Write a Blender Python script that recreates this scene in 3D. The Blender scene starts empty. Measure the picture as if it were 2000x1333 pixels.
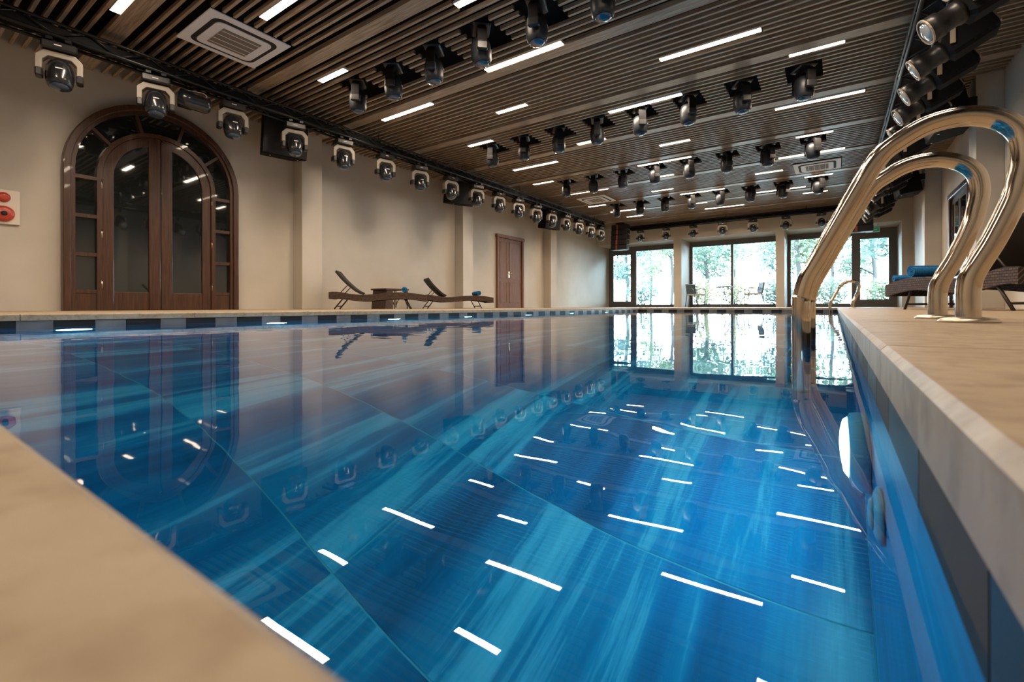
import bpy, math, random
from mathutils import Vector, Matrix
random.seed(7)
R = math.radians
scene = bpy.context.scene
C = scene.collection

# ------------------------------------------------------------------ camera
H = 0.038                                   # the lens lies just above the pool deck
cam = bpy.data.cameras.new('camera'); camo = bpy.data.objects.new('camera', cam); C.objects.link(camo)
cam.sensor_width = 36; cam.lens = 907 / 2000 * 36; cam.shift_y = -67.2 / 2000
cam.clip_start = 0.004; cam.clip_end = 300
YAW = math.atan(631 / 907)
camo.matrix_world = Matrix.Translation((0, 0, H)) @ Matrix.Rotation(YAW, 4, 'Z') @ Matrix.Rotation(R(90), 4, 'X') @ Matrix.Rotation(R(-.12), 4, 'Z')
cam.dof.use_dof = True; cam.dof.focus_distance = 4.0; cam.dof.aperture_fstop = 11
scene.camera = camo

# ------------------------------------------------------------------ world, exposure
w = bpy.data.worlds.new('world'); scene.world = w; w.use_nodes = True
nt = w.node_tree; bg = nt.nodes['Background']
bg.inputs[0].default_value = (.60, .82, 1.0, 1); bg.inputs[1].default_value = 46.0   # even bright overcast sky
vs = scene.view_settings
vs.view_transform = 'Standard'; vs.look = 'None'; vs.gamma = 1; vs.use_curve_mapping = False; vs.exposure = 0.0
cy = scene.cycles
cy.caustics_refractive = True; cy.caustics_reflective = False
cy.max_bounces = 7; cy.diffuse_bounces = 3; cy.glossy_bounces = 3; cy.transmission_bounces = 6; cy.transparent_max_bounces = 8; cy.volume_bounces = 0
cy.adaptive_threshold = .02
cy.sample_clamp_indirect = 4.0; cy.blur_glossy = .5
LED_POWER = 9.0          # glow of the diffuser itself
LED_WATT = 27.0          # per metre of strip, thrown down in a wide beam
LED_COL = (1.0, .80, .60)
LAMP_POWER = 330.0

# ------------------------------------------------------------------ materials
def mat(name, col=(.5, .5, .5), rough=.5, metal=0., spec=.5, coat=0., emit=None, es=0.):
    m = bpy.data.materials.new(name); m.use_nodes = True
    b = m.node_tree.nodes['Principled BSDF']
    b.inputs['Base Color'].default_value = (*col, 1); b.inputs['Roughness'].default_value = rough
    b.inputs['Metallic'].default_value = metal; b.inputs['Specular IOR Level'].default_value = spec
    b.inputs['Coat Weight'].default_value = coat
    if emit: b.inputs['Emission Color'].default_value = (*emit, 1); b.inputs['Emission Strength'].default_value = es
    return m
def N(m, t, **k):
    n = m.node_tree.nodes.new(t)
    for a, v in k.items(): setattr(n, a, v)
    return n
def L(m, a, b): m.node_tree.links.new(a, b)
def bsdf(m): return m.node_tree.nodes['Principled BSDF']
def noise_ramp(m, stops, scale=(1, 1, 1), nscale=5., detail=6., rough=.55, dist=0., bump=0., bdist=.01, coord='Object', space=None):
    tc = N(m, 'ShaderNodeTexCoord'); mp = N(m, 'ShaderNodeMapping'); mp.inputs['Scale'].default_value = scale
    if space == 'world':
        g = N(m, 'ShaderNodeNewGeometry'); L(m, g.outputs['Position'], mp.inputs['Vector'])
    else: L(m, tc.outputs[coord], mp.inputs['Vector'])
    n = N(m, 'ShaderNodeTexNoise'); n.inputs['Scale'].default_value = nscale; n.inputs['Detail'].default_value = detail
    n.inputs['Roughness'].default_value = rough; n.inputs['Distortion'].default_value = dist
    L(m, mp.outputs[0], n.inputs['Vector'])
    r = N(m, 'ShaderNodeValToRGB')
    els = r.color_ramp.elements
    while len(els) < len(stops): els.new(.5)
    for e, (p, c) in zip(els, stops): e.position = p; e.color = (*c, 1)
    L(m, n.outputs['Fac'], r.inputs['Fac']); L(m, r.outputs['Color'], bsdf(m).inputs['Base Color'])
    if bump:
        bp = N(m, 'ShaderNodeBump'); bp.inputs['Strength'].default_value = bump; bp.inputs['Distance'].default_value = bdist
        L(m, n.outputs['Fac'], bp.inputs['Height']); L(m, bp.outputs[0], bsdf(m).inputs['Normal'])
    return n, r, mp

M = {}
M['plaster'] = mat('wall_plaster', rough=.62, spec=.35)
noise_ramp(M['plaster'], [(.3, (.52, .475, .41)), (.7, (.585, .54, .47))], nscale=1.6, bump=.15, bdist=.004, space='world')
M['stone'] = mat('deck_stone', rough=.55, spec=.35)
noise_ramp(M['stone'], [(.25, (.255, .188, .117)), (.5, (.34, .26, .175)), (.75, (.395, .31, .22))], scale=(1, 5, 1), nscale=7, detail=9, rough=.62, bump=.25, bdist=.002, space='world')
M['coping'] = mat('coping_stone_surface', rough=.5, spec=.35)
noise_ramp(M['coping'], [(.2, (.235, .172, .107)), (.5, (.33, .255, .173)), (.8, (.405, .33, .24))], scale=(1, 1.6, 1), nscale=9, detail=10, rough=.66, bump=.35, bdist=.003, space='world')
def mottle(m, scale, lo):
    g = N(m, 'ShaderNodeNewGeometry'); n = N(m, 'ShaderNodeTexNoise'); n.inputs['Scale'].default_value = scale; n.inputs['Detail'].default_value = 3
    L(m, g.outputs['Position'], n.inputs['Vector'])
    r = N(m, 'ShaderNodeValToRGB'); e = r.color_ramp.elements; e[0].position = .33; e[0].color = (lo, lo*.94, lo*.86, 1); e[1].position = .52; e[1].color = (1, 1, 1, 1)
    L(m, n.outputs['Fac'], r.inputs[0])
    inp = bsdf(m).inputs['Base Color']; src = inp.links[0].from_socket
    mx = N(m, 'ShaderNodeMix', data_type='RGBA', blend_type='MULTIPLY'); mx.inputs[0].default_value = 1
    L(m, src, mx.inputs[6]); L(m, r.outputs[0], mx.inputs[7]); L(m, mx.outputs[2], inp)
mottle(M['stone'], 26, .80); mottle(M['coping'], 42, .74)
M['wood'] = mat('stained_pine', rough=.36, spec=.6, coat=.7)
bsdf(M['wood']).inputs['Coat Roughness'].default_value = .24
noise_ramp(M['wood'], [(.30, (.075, .050, .032)), (.44, (.26, .185, .122)), (.56, (.42, .315, .22)), (.72, (.56, .45, .34))], scale=(.8, 22, 22), nscale=2.2, detail=8, rough=.68, dist=1.2, bump=.3, bdist=.003, space='world')
M['plenum'] = mat('black_plenum', (.006, .006, .007), .9, spec=.1)
M['black'] = mat('black_plastic', (.010, .010, .012), .38)
M['black_matte'] = mat('black_matte_paint', (.006, .006, .007), .75, spec=.15)
M['truss'] = mat('black_truss_steel', (.014, .017, .020), .35, .5)
M['yoke'] = mat('grey_yoke_plastic', (.30, .265, .225), .5)
M['brassy'] = mat('raw_yoke_steel', (.42, .33, .25), .45, .2)
M['head'] = mat('head_shell', (.012, .014, .018), .22, coat=.5)
M['shell_satin'] = mat('satin_black_shell', (.012, .015, .020), .42)
M['lens'] = mat('coated_lens', (.012, .05, .11), .06, coat=1.)
M['lens_clear'] = mat('clear_fresnel_lens', (.45, .52, .58), .12, .35, coat=1.)
M['mark'] = mat('white_print', (.75, .75, .75), .5)
M['steel'] = mat('polished_steel', (.72, .67, .61), .10, 1.)
noise_ramp(M['steel'], [(.3, (.60, .52, .43)), (.7, (.68, .60, .51))], nscale=14, bump=.015, bdist=.002)
M['brushed'] = mat('brushed_steel', (.60, .53, .45), .34, 1.)
M['white'] = mat('white_panel', (.78, .82, .90), .4)
M['grille'] = mat('grey_grille', (.19, .165, .14), .6)
M['dark_slot'] = mat('dark_slot', (.012, .012, .014), .7)
M['led'] = mat('led_diffuser', (.8, .8, .8), .5, emit=LED_COL, es=LED_POWER)
M['led'].cycles.emission_sampling = 'NONE'       # the strip's beam lamp carries its light
M['lamp'] = mat('pool_lamp_lens', (.8, .9, .95), .3, emit=(.62, .86, 1.0), es=LAMP_POWER)
M['lamp_dim'] = mat('pool_lamp_lens_dim', (.8, .9, .95), .3, emit=(.62, .86, 1.0), es=LAMP_POWER*.28)
M['lamp_ring'] = mat('white_plastic_ring', (.7, .74, .78), .35)
M['door_wood'] = mat('mahogany', rough=.33, spec=.5, coat=.2)
noise_ramp(M['door_wood'], [(.3, (.032, .012, .006)), (.55, (.070, .027, .012)), (.8, (.115, .047, .021))], scale=(22, 22, 1.2), nscale=2.4, detail=6, dist=.6, bump=.12, bdist=.002, space='world')
M['oak'] = mat('light_brown_door_wood', rough=.55, spec=.3)
noise_ramp(M['oak'], [(.3, (.12, .055, .030)), (.55, (.20, .10, .055)), (.8, (.28, .15, .085))], scale=(22, 22, 1.2), nscale=2.4, detail=6, dist=.6, bump=.12, bdist=.002, space='world')
M['dark_glass'] = mat('dark_glass', (.012, .014, .014), .03, spec=.7, coat=.6)
M['frame'] = mat('window_frame_paint', (.11, .105, .10), .45)
M['wicker'] = mat('brown_wicker', rough=.6, spec=.4)
def wicker(m):
    tc = N(m, 'ShaderNodeTexCoord')
    br = N(m, 'ShaderNodeTexBrick'); br.inputs['Scale'].default_value = 13; br.inputs['Mortar Size'].default_value = .045
    br.inputs['Color1'].default_value = (.125, .068, .045, 1); br.inputs['Color2'].default_value = (.060, .033, .024, 1); br.inputs['Mortar'].default_value = (.012, .008, .007, 1)
    mp = N(m, 'ShaderNodeMapping'); mp.inputs['Rotation'].default_value = (0, R(90), 0)
    sp = N(m, 'ShaderNodeSeparateXYZ'); cb = N(m, 'ShaderNodeCombineXYZ'); ad = N(m, 'ShaderNodeMath', operation='ADD')
    L(m, tc.outputs['Object'], sp.inputs[0]); L(m, sp.outputs['Y'], ad.inputs[0]); L(m, sp.outputs['Z'], ad.inputs[1])
    L(m, sp.outputs['X'], cb.inputs['X']); L(m, ad.outputs[0], cb.inputs['Y']); L(m, cb.outputs[0], br.inputs['Vector'])
    L(m, br.outputs['Color'], bsdf(m).inputs['Base Color'])
    bp = N(m, 'ShaderNodeBump'); bp.inputs['Strength'].default_value = .6; bp.inputs['Distance'].default_value = .004; bp.invert = True
    L(m, br.outputs['Fac'], bp.inputs['Height']); L(m, bp.outputs[0], bsdf(m).inputs['Normal'])
wicker(M['wicker'])
M['sling'] = mat('dark_woven_sling', (.016, .013, .011), .7)
M['leg_metal'] = mat('dark_bronze_metal', (.035, .025, .02), .45, .4)
M['towel'] = mat('blue_towel', rough=.95, spec=.1)
noise_ramp(M['towel'], [(.3, (.012, .115, .30)), (.7, (.035, .20, .44))], nscale=60, bump=.5, bdist=.004)
M['red'] = mat('red_plastic', (.48, .045, .02), .35, coat=.4)
M['alarm_plate'] = mat('alarm_back_plate', (.74, .66, .58), .5)
M['red_strip'] = mat('dark_red_strip', (.22, .035, .025), .5)
M['sign'] = mat('exit_sign_green', (.02, .26, .15), .4, emit=(.02, .30, .16), es=.25)
M['sign_white'] = mat('exit_sign_white', (.7, .8, .75), .4)
M['brass'] = mat('brass', (.75, .55, .25), .25, 1.)
M['tile_black'] = mat('black_stone_tile', (.012, .011, .011), .5, spec=.25)
M['tile_grey_shaded'] = mat('shaded_grey_stone_tile', (.055, .046, .038), .7, spec=.15)  # the grey waterline tile, with the right wall's shade put into its colour
M['tile_grey'] = mat('grey_stone_tile', rough=.35)
noise_ramp(M['tile_grey'], [(.3, (.10, .10, .10)), (.7, (.17, .17, .165))], nscale=12, space='world')
M['grout'] = mat('pale_grout', (.22, .52, .60), .7)
M['cushion'] = mat('pale_cushion', (.62, .64, .64), .9)
M['chair_metal'] = mat('grey_painted_metal', (.12, .15, .16), .45, .3)
M['bark'] = mat('bark', (.035, .031, .028), .9)
M['terrace'] = mat('terrace_stone', rough=.8)
noise_ramp(M['terrace'], [(.3, (.05, .05, .048)), (.7, (.075, .073, .07))], nscale=3, space='world')
for k, c in enumerate([(.060, .088, .070), (.078, .10, .064), (.053, .084, .08), (.13, .12, .07)]):
    m = M['leaf%d' % k] = mat('leaf_%d' % k, c, .55)
    tr = N(m, 'ShaderNodeBsdfTranslucent'); tr.inputs[0].default_value = (c[0] * 2, c[1] * 2, c[2] * 1.6, 1)
    mx = N(m, 'ShaderNodeMixShader'); mx.inputs[0].default_value = .45
    L(m, bsdf(m).outputs[0], mx.inputs[1]); L(m, tr.outputs[0], mx.inputs[2]); L(m, mx.outputs[0], m.node_tree.nodes['Material Output'].inputs[0])
# window glass: clear pane with its mirror reflection
m = M['pane'] = bpy.data.materials.new('window_glass'); m.use_nodes = True
m.node_tree.nodes.remove(bsdf(m))
tr = N(m, 'ShaderNodeBsdfTransparent'); tr.inputs[0].default_value = (.93, .96, .95, 1)
gl = N(m, 'ShaderNodeBsdfGlossy'); gl.inputs['Roughness'].default_value = .01
fr = N(m, 'ShaderNodeFresnel'); fr.inputs[0].default_value = 1.45
mx = N(m, 'ShaderNodeMixShader'); L(m, fr.outputs[0], mx.inputs[0]); L(m, tr.outputs[0], mx.inputs[1]); L(m, gl.outputs[0], mx.inputs[2])
L(m, mx.outputs[0], m.node_tree.nodes['Material Output'].inputs[0])
# water
m = M['water'] = bpy.data.materials.new('pool_water'); m.use_nodes = True
m.node_tree.nodes.remove(bsdf(m))
gs = N(m, 'ShaderNodeBsdfGlass'); gs.inputs['Roughness'].default_value = 0.0; gs.inputs['IOR'].default_value = 1.333
g = N(m, 'ShaderNodeNewGeometry'); mp = N(m, 'ShaderNodeMapping'); mp.inputs['Scale'].default_value = (1.0, 1.0, 1.0)
n1 = N(m, 'ShaderNodeTexNoise'); n1.inputs['Scale'].default_value = 5.0; n1.inputs['Detail'].default_value = 2
bp = N(m, 'ShaderNodeBump'); bp.inputs['Strength'].default_value = .09; bp.inputs['Distance'].default_value = .012
L(m, g.outputs['Position'], mp.inputs[0]); L(m, mp.outputs[0], n1.inputs['Vector']); L(m, n1.outputs['Fac'], bp.inputs['Height']); L(m, bp.outputs[0], gs.inputs['Normal'])
va = N(m, 'ShaderNodeVolumeAbsorption'); va.inputs['Color'].default_value = (.0, .84, .96, 1); va.inputs['Density'].default_value = 1.25
out = m.node_tree.nodes['Material Output']; L(m, gs.outputs[0], out.inputs['Surface']); vsc = N(m, 'ShaderNodeVolumeScatter'); vsc.inputs['Color'].default_value = (.45, .85, 1, 1); vsc.inputs['Density'].default_value = .05; vsc.inputs['Anisotropy'].default_value = 0
avs = N(m, 'ShaderNodeAddShader'); L(m, va.outputs[0], avs.inputs[0]); L(m, vsc.outputs[0], avs.inputs[1]); L(m, avs.outputs[0], out.inputs['Volume'])
# streaked blue marble tiles: every tile its own cut of the stone
def pool_tile():
    m = mat('blue_streaked_marble', rough=.3)
    g = N(m, 'ShaderNodeNewGeometry'); oi = N(m, 'ShaderNodeObjectInfo')
    sc = N(m, 'ShaderNodeVectorMath', operation='SCALE'); sc.inputs['Scale'].default_value = 37.0
    cb = N(m, 'ShaderNodeCombineXYZ'); L(m, oi.outputs['Random'], cb.inputs['X']); L(m, oi.outputs['Random'], cb.inputs['Z']); L(m, cb.outputs[0], sc.inputs[0])
    mp = N(m, 'ShaderNodeMapping'); mp.inputs['Scale'].default_value = (1.0, .07, 1.0)
    L(m, g.outputs['Position'], mp.inputs[0])
    ad = N(m, 'ShaderNodeVectorMath', operation='ADD'); L(m, mp.outputs[0], ad.inputs[0]); L(m, sc.outputs[0], ad.inputs[1])
    n = N(m, 'ShaderNodeTexNoise'); n.inputs['Scale'].default_value = 6.2; n.inputs['Detail'].default_value = 9; n.inputs['Roughness'].default_value = .62; n.inputs['Distortion'].default_value = .25
    L(m, ad.outputs[0], n.inputs['Vector'])
    r = N(m, 'ShaderNodeValToRGB'); els = r.color_ramp.elements
    stops = [(.37, (.006, .070, .17)), (.46, (.010, .14, .30)), (.54, (.022, .25, .43)), (.575, (.22, .51, .68)), (.66, (.50, .72, .84))]
    while len(els) < len(stops): els.new(.5)
    for e, (p, c) in zip(els, stops): e.position = p; e.color = (*c, 1)
    L(m, n.outputs['Fac'], r.inputs[0]); L(m, r.outputs[0], bsdf(m).inputs['Base Color'])
    return m
M['pool_tile'] = pool_tile()

# ------------------------------------------------------------------ mesh helpers
class MB:
    def __init__(s): s.v = []; s.f = []; s.sm = []
    def add(s, vs, fs, smooth=False):
        o = len(s.v); s.v += [tuple(p) for p in vs]; s.f += [tuple(i + o for i in f) for f in fs]; s.sm += [smooth] * len(fs); return s
    def box(s, a, b, mtx=None):
        (x0, y0, z0), (x1, y1, z1) = a, b
        vs = [Vector(p) for p in ((x0,y0,z0),(x1,y0,z0),(x1,y1,z0),(x0,y1,z0),(x0,y0,z1),(x1,y0,z1),(x1,y1,z1),(x0,y1,z1))]
        if mtx: vs = [mtx @ p for p in vs]
        return s.add(vs, [(0,3,2,1),(4,5,6,7),(0,1,5,4),(1,2,6,5),(2,3,7,6),(3,0,4,7)])
    def bbox(s, a, b, e, mtx=None):             # box with chamfered edges
        (x0, y0, z0), (x1, y1, z1) = a, b
        rings = []
        for z, i in ((z0, e), (z0 + e, 0), (z1 - e, 0), (z1, e)):
            xa, xb, ya, yb = x0 + i, x1 - i, y0 + i, y1 - i
            rings.append([Vector(p) for p in ((xa+e,ya,z),(xb-e,ya,z),(xb,ya+e,z),(xb,yb-e,z),(xb-e,yb,z),(xa+e,yb,z),(xa,yb-e,z),(xa,ya+e,z))])
        return s.loft(rings, mtx)
    def loft(s, rings, mtx=None, smooth=False, cap=True):
        n = len(rings[0]); vs = [p for r in rings for p in r]
        if mtx: vs = [mtx @ Vector(p) for p in vs]
        fs = []
        for k in range(len(rings) - 1):
            for i in range(n):
                j = (i + 1) % n; fs.append((k*n+i, k*n+j, (k+1)*n+j, (k+1)*n+i))
        s.add(vs, fs, smooth)
        if cap:
            o = len(s.v) - len(vs)
            s.f += [tuple(o + i for i in reversed(range(n))), tuple(o + (len(rings)-1)*n + i for i in range(n))]; s.sm += [False, False]
        return s
    def lathe(s, prof, seg=20, mtx=None, smooth=True):   # prof: (radius, height) along local z
        rings = [[Vector((r*math.cos(2*math.pi*i/seg), r*math.sin(2*math.pi*i/seg), z)) for i in range(seg)] for r, z in prof]
        return s.loft(rings, mtx, smooth)
    def tube(s, pts, r, seg=10, smooth=True):
        pts = [Vector(p) for p in pts]; rings = []; t0 = (pts[1] - pts[0]).normalized()
        up = Vector((0,0,1)) if abs(t0.z) < .9 else Vector((0,1,0)); nrm = t0.cross(up).normalized()
        for i, p in enumerate(pts):
            t = (pts[min(i+1, len(pts)-1)] - pts[max(i-1, 0)]).normalized()
            nrm = (nrm - t * nrm.dot(t)).normalized(); bi = t.cross(nrm)
            rings.append([p + (nrm*math.cos(2*math.pi*k/seg) + bi*math.sin(2*math.pi*k/seg)) * r for k in range(seg)])
        return s.loft(rings, None, smooth)
    def prism(s, poly, axis, a, b):              # poly in the plane across axis, extruded a..b
        def P(q, t): return {'x': (t, q[0], q[1]), 'y': (q[0], t, q[1]), 'z': (q[0], q[1], t)}[axis]
        return s.loft([[Vector(P(q, a)) for q in poly], [Vector(P(q, b)) for q in poly]])
    def strip(s, A, B, axis, a, b):              # solid band between two polylines
        def P(q, t): return {'x': (t, q[0], q[1]), 'y': (q[0], t, q[1]), 'z': (q[0], q[1], t)}[axis]
        n = len(A); vs = [P(q, a) for q in A] + [P(q, a) for q in B] + [P(q, b) for q in A] + [P(q, b) for q in B]
        fs = [(0, n, 3*n, 2*n), (n-1, 3*n-1, 4*n-1, 2*n-1)]
        for i in range(n - 1):
            fs += [(i, i+1, n+i+1, n+i), (2*n+i, 3*n+i, 3*n+i+1, 2*n+i+1), (i, 2*n+i, 2*n+i+1, i+1), (n+i, n+i+1, 3*n+i+1, 3*n+i)]
        return s.add(vs, fs)
    def mesh(s, name):
        me = bpy.data.meshes.new(name); me.from_pydata(s.v, [], s.f)
        me.polygons.foreach_set('use_smooth', s.sm)
        import bmesh
        bm = bmesh.new(); bm.from_mesh(me); bmesh.ops.recalc_face_normals(bm, faces=bm.faces); bm.to_mesh(me); bm.free()
        me.update(); return me
    def build(s, name, m, parent=None, bevel=0):
        me = s.mesh(name); me.materials.append(M[m] if isinstance(m, str) else m)
        o = bpy.data.objects.new(name, me); C.objects.link(o)
        if parent: o.parent = parent
        if bevel:
            b = o.modifiers.new('bevel', 'BEVEL'); b.width = bevel; b.segments = 2; b.limit_method = 'ANGLE'
        return o
def link(name, me, parent=None, loc=(0,0,0), rz=0):
    o = bpy.data.objects.new(name, me); C.objects.link(o); o.location = loc; o.rotation_euler.z = rz
    if parent: o.parent = parent
    return o
def tag(o, label=None, cat=None, group=None, kind=None):
    if label: o['label'] = label
    if cat: o['category'] = cat
    if group: o['group'] = group
    if kind: o['kind'] = kind
    return o
def empty(name, loc=(0,0,0), rot=(0,0,0)):
    o = bpy.data.objects.new(name, None); C.objects.link(o); o.location = loc; o.rotation_euler = rot; o.empty_display_size = .1; return o
def copy_tree(o, parent=None):
    c = o.copy(); C.objects.link(c); c.parent = parent
    for ch in list(o.children): copy_tree(ch, c)
    return c
def T(x, y, z): return Matrix.Translation((x, y, z))
ORD = ['first','second','third','fourth','fifth','sixth','seventh','eighth','ninth','tenth','eleventh','twelfth','thirteenth','fourteenth','fifteenth','sixteenth','seventeenth','eighteenth','nineteenth','twentieth','twenty-first','twenty-second','twenty-third','twenty-fourth']
def arc(cx, cz, r, a0, a1, n): return [(cx + r*math.cos(R(a0 + (a1-a0)*i/n)), cz + r*math.sin(R(a0 + (a1-a0)*i/n))) for i in range(n + 1)]
def catmull(P, n=6):
    out = []
    for i in range(len(P) - 1):
        p0, p1, p2, p3 = (Vector(P[max(i-1,0)]), Vector(P[i]), Vector(P[i+1]), Vector(P[min(i+2,len(P)-1)]))
        for k in range(n):
            t = k / n; out.append(.5*((2*p1) + (p2-p0)*t + (2*p0-5*p1+4*p2-p3)*t*t + (3*p1-p0-3*p2+p3)*t**3))
    out.append(Vector(P[-1])); return out

# ------------------------------------------------------------------ the room
XL, XR, YN, YB, YW = -7.7, 1.78, -2.6, 16.94, 18.15       # walls; front of the far beam; window plane
ZP, ZS = 3.30, 3.035                                       # plenum slab, underside of the slats
PX0, PX1, PY0, PY1 = -3.82, .0358, .0325, 10.8              # pool opening (coping edge)
ZWATER, ZPOOL = -.077, -.83
CW = .34                                                   # coping stone width
def structure(o): o['kind'] = 'structure'; return o
fl = MB()
ox0, ox1, oy0, oy1 = PX0 - CW, PX1 + CW, PY0 - CW, PY1 + CW
for a, b in (((XL, YN), (ox0, YW + .3)), ((ox1, YN), (XR, YW + .3)), ((ox0, YN), (ox1, oy0)), ((ox0, oy1), (ox1, YW + .3))):
    fl.box((a[0], a[1], -.25), (b[0], b[1], 0))
floor = structure(fl.build('floor', 'stone'))
# coping stones round the pool, with an eased inner edge
def coping(horizontal, a, b, edge, sgn):
    e = .005; t = .037
    prof = [(0, -t), (0, -e), (e, 0), (CW, 0), (CW, -t)]
    pl = [(edge + sgn*p, z) for p, z in prof]
    return MB().prism(pl if sgn > 0 else pl[::-1], 'y' if not horizontal else 'x', a, b)
g = .0018
def run(a, b, step):
    n = max(1, round((b - a) / step)); return [(a + (b-a)*i/n + g, a + (b-a)*(i+1)/n - g) for i in range(n)]
for a, b in run(PY0 - CW, PY1 + CW, .85):
    coping(False, a, b, PX1, 1).build('coping_stone', 'coping', floor); coping(False, a, b, PX0, -1).build('coping_stone', 'coping', floor)
for a, b in run(PX0, PX1, .85):
    coping(True, a, b, PY0, -1).build('coping_stone', 'coping', floor); coping(True, a, b, PY1, 1).build('coping_stone', 'coping', floor)
# basin
WX0, WX1, WY0, WY1 = PX0 - .011, PX1 + .011, PY0 - .011, PY1 + .011
bs = MB(); tk = .2
bs.box((WX0 - tk, WY0 - tk, ZPOOL - .2), (WX1 + tk, WY1 + tk, ZPOOL - .008))
for a, b in (((WX0 - tk, WY0 - tk), (WX0, WY1 + tk)), ((WX1, WY0 - tk), (WX1 + tk, WY1 + tk)), ((WX0, WY0 - tk), (WX1, WY0)), ((WX0, WY1), (WX1, WY1 + tk))):
    bs.box((a[0], a[1], ZPOOL - .008), (b[0], b[1], -.0375))
basin = structure(bs.build('pool_basin', 'pool_tile'))
nx = 5; tx = (WX1 - WX0) / nx; ty = .366
tm = MB().box((-tx/2 + .0017, -ty/2 + .0017, -.008), (tx/2 - .0017, ty/2 - .0017, 0)).mesh('floor_tile'); tm.materials.append(M['pool_tile'])
gr = MB().box((WX0, WY0, ZPOOL - .0079), (WX1, WY1, ZPOOL - .0006)).build('grout_bed', 'grout', basin)
for i in range(nx):
    y = .49 - ty/2 - ty
    while y < WY1 + ty*.4:
        link('floor_tile', tm, basin, (WX0 + tx*(i+.5), y, ZPOOL)); y += ty
tb, tg = .19, .155; zt0, zt1 = -.098, -.039
for wall in ('left', 'right', 'far'):
    y = WY0 if wall != 'far' else WX0; k = 0
    end = WY1 if wall != 'far' else WX1
    while y < end - .02:
        wdt = tb if k % 2 == 0 else tg; a, b = y + .0012, min(y + wdt - .0012, end); mt = 'tile_black' if k % 2 == 0 else ('tile_grey_shaded' if wall == 'right' else 'tile_grey')
        bx = {'left': ((WX0, a, zt0), (WX0 + .006, b, zt1)), 'right': ((WX1 - .006, a, zt0), (WX1, b, zt1)), 'far': ((a, WY1 - .006, zt0), (b, WY1, zt1))}[wall]
        MB().box(*bx).build('waterline_tile', mt, basin); y += wdt; k += 1
tag(MB().box((WX0 - .002, WY0 - .002, ZPOOL - .0085), (WX1 + .002, WY1 + .002, ZWATER)).build('pool_water', 'water'), 'clear blue still water filling the long swimming pool', 'water', kind='stuff')

# walls
structure(MB().box((XL - .3, YN - .3, 0), (XL, YW + .3, ZP)).build('wall_left', 'plaster'))
structure(MB().box((XR, YN - .3, 0), (XR + .3, YW + .3, ZP)).build('wall_right', 'plaster'))
structure(MB().box((XL, YN - .3, 0), (XR, YN, ZP)).build('wall_near', 'plaster'))
wl, wr = bpy.data.objects['wall_left'], bpy.data.objects['wall_right']
COLY = (.30, 4.44, 8.60, 12.85)
for yc in COLY:
    if yc > 1: MB().box((XL, yc, 0), (XL + .27, yc + .38, ZP - .01)).build('pilaster', 'plaster', wl, .006)
    MB().box((XR - .265, yc - .15, 0), (XR, yc + .25, ZP - .01)).build('pilaster', 'plaster', wr, .006)
fw = MB().box((XL, YB, 2.43), (XR, YB + .30, ZP)).build('wall_far', 'plaster'); structure(fw)
MB().box((XL, YB + .30, 2.43), (XR, YW + .2, 2.75)).build('soffit', 'plaster', fw)
for a, b in ((-4.74, -4.47), (-1.55, -1.31), (1.54, XR)):
    MB().box((a, YB, 0), (b, YW + .2, 2.43)).build('pier', 'plaster', fw)
# window band: dark frames and panes
def window(name, x0, x1, mull, leaf=None):
    z1 = 2.34; f = MB(); y0, y1 = YW - .03, YW + .06
    o = structure(empty(name, ((x0+x1)/2, YW, 0)))
    def bar(a, b, za, zb, nm='frame_bar', dy=0): ob = MB().box((a, y0 - dy, za), (b, y1, zb)).build(nm, 'frame'); ob.parent = o; ob.matrix_parent_inverse = o.matrix_world.inverted(); return ob
    o.matrix_world = T((x0+x1)/2, YW, 0); inv = T((x0+x1)/2, YW, 0).inverted()
    def bar(a, b, za, zb, nm='frame_bar', dy=0):
        cx = (x0+x1)/2; return MB().box((a - cx, y0 - dy - YW, za), (b - cx, y1 - YW, zb)).build(nm, 'frame', o)
    bar(x0, x1, 0, .115); bar(x0, x1, 2.245, 2.43); bar(x0, x0 + .10, .115, 2.245); bar(x1 - .10, x1, .115, 2.245)
    edges = [x0 + .10]
    for (a, b) in mull: bar(a, b, .115, 2.245, 'mullion'); edges += [a, b]
    edges.append(x1 - .10)
    cx = (x0+x1)/2
    for i in range(0, len(edges), 2):
        a, b = edges[i], edges[i+1]
        if leaf is not None and leaf == i // 2:        # glazed door leaf with its own stiles
            lf = MB()
            lf.box((a - cx, -.045, .115), (b - cx, .03, .24)); lf.box((a - cx, -.045, 2.12), (b - cx, .03, 2.245))
            lf.box((a - cx, -.045, .24), (a + .10 - cx, .03, 2.12)); lf.box((b - .10 - cx, -.045, .24), (b - cx, .03, 2.12))
            d = lf.build('door_leaf', 'frame', o); a, b = a + .10, b - .10; za, zb = .24, 2.12
            MB().box((b + .03 - cx, -.10, .98), (b + .05 - cx, -.045, 1.10)).build('handle', 'chair_metal', d)
            MB().box((a - cx, .0, za), (b - cx, .008, zb)).build('pane', 'pane', d)
        else:
            MB().box((a - cx, .0, .115), (b - cx, .008, 2.245)).build('pane', 'pane', o)
    return o
window('window_1', XL, -4.74, [(-6.67, -6.54)], 0)
window('window_2', -4.47, -1.55, [(-3.06, -2.98)])
window('window_3', -1.31, 1.54, [(.43, .55)], 1)

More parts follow.
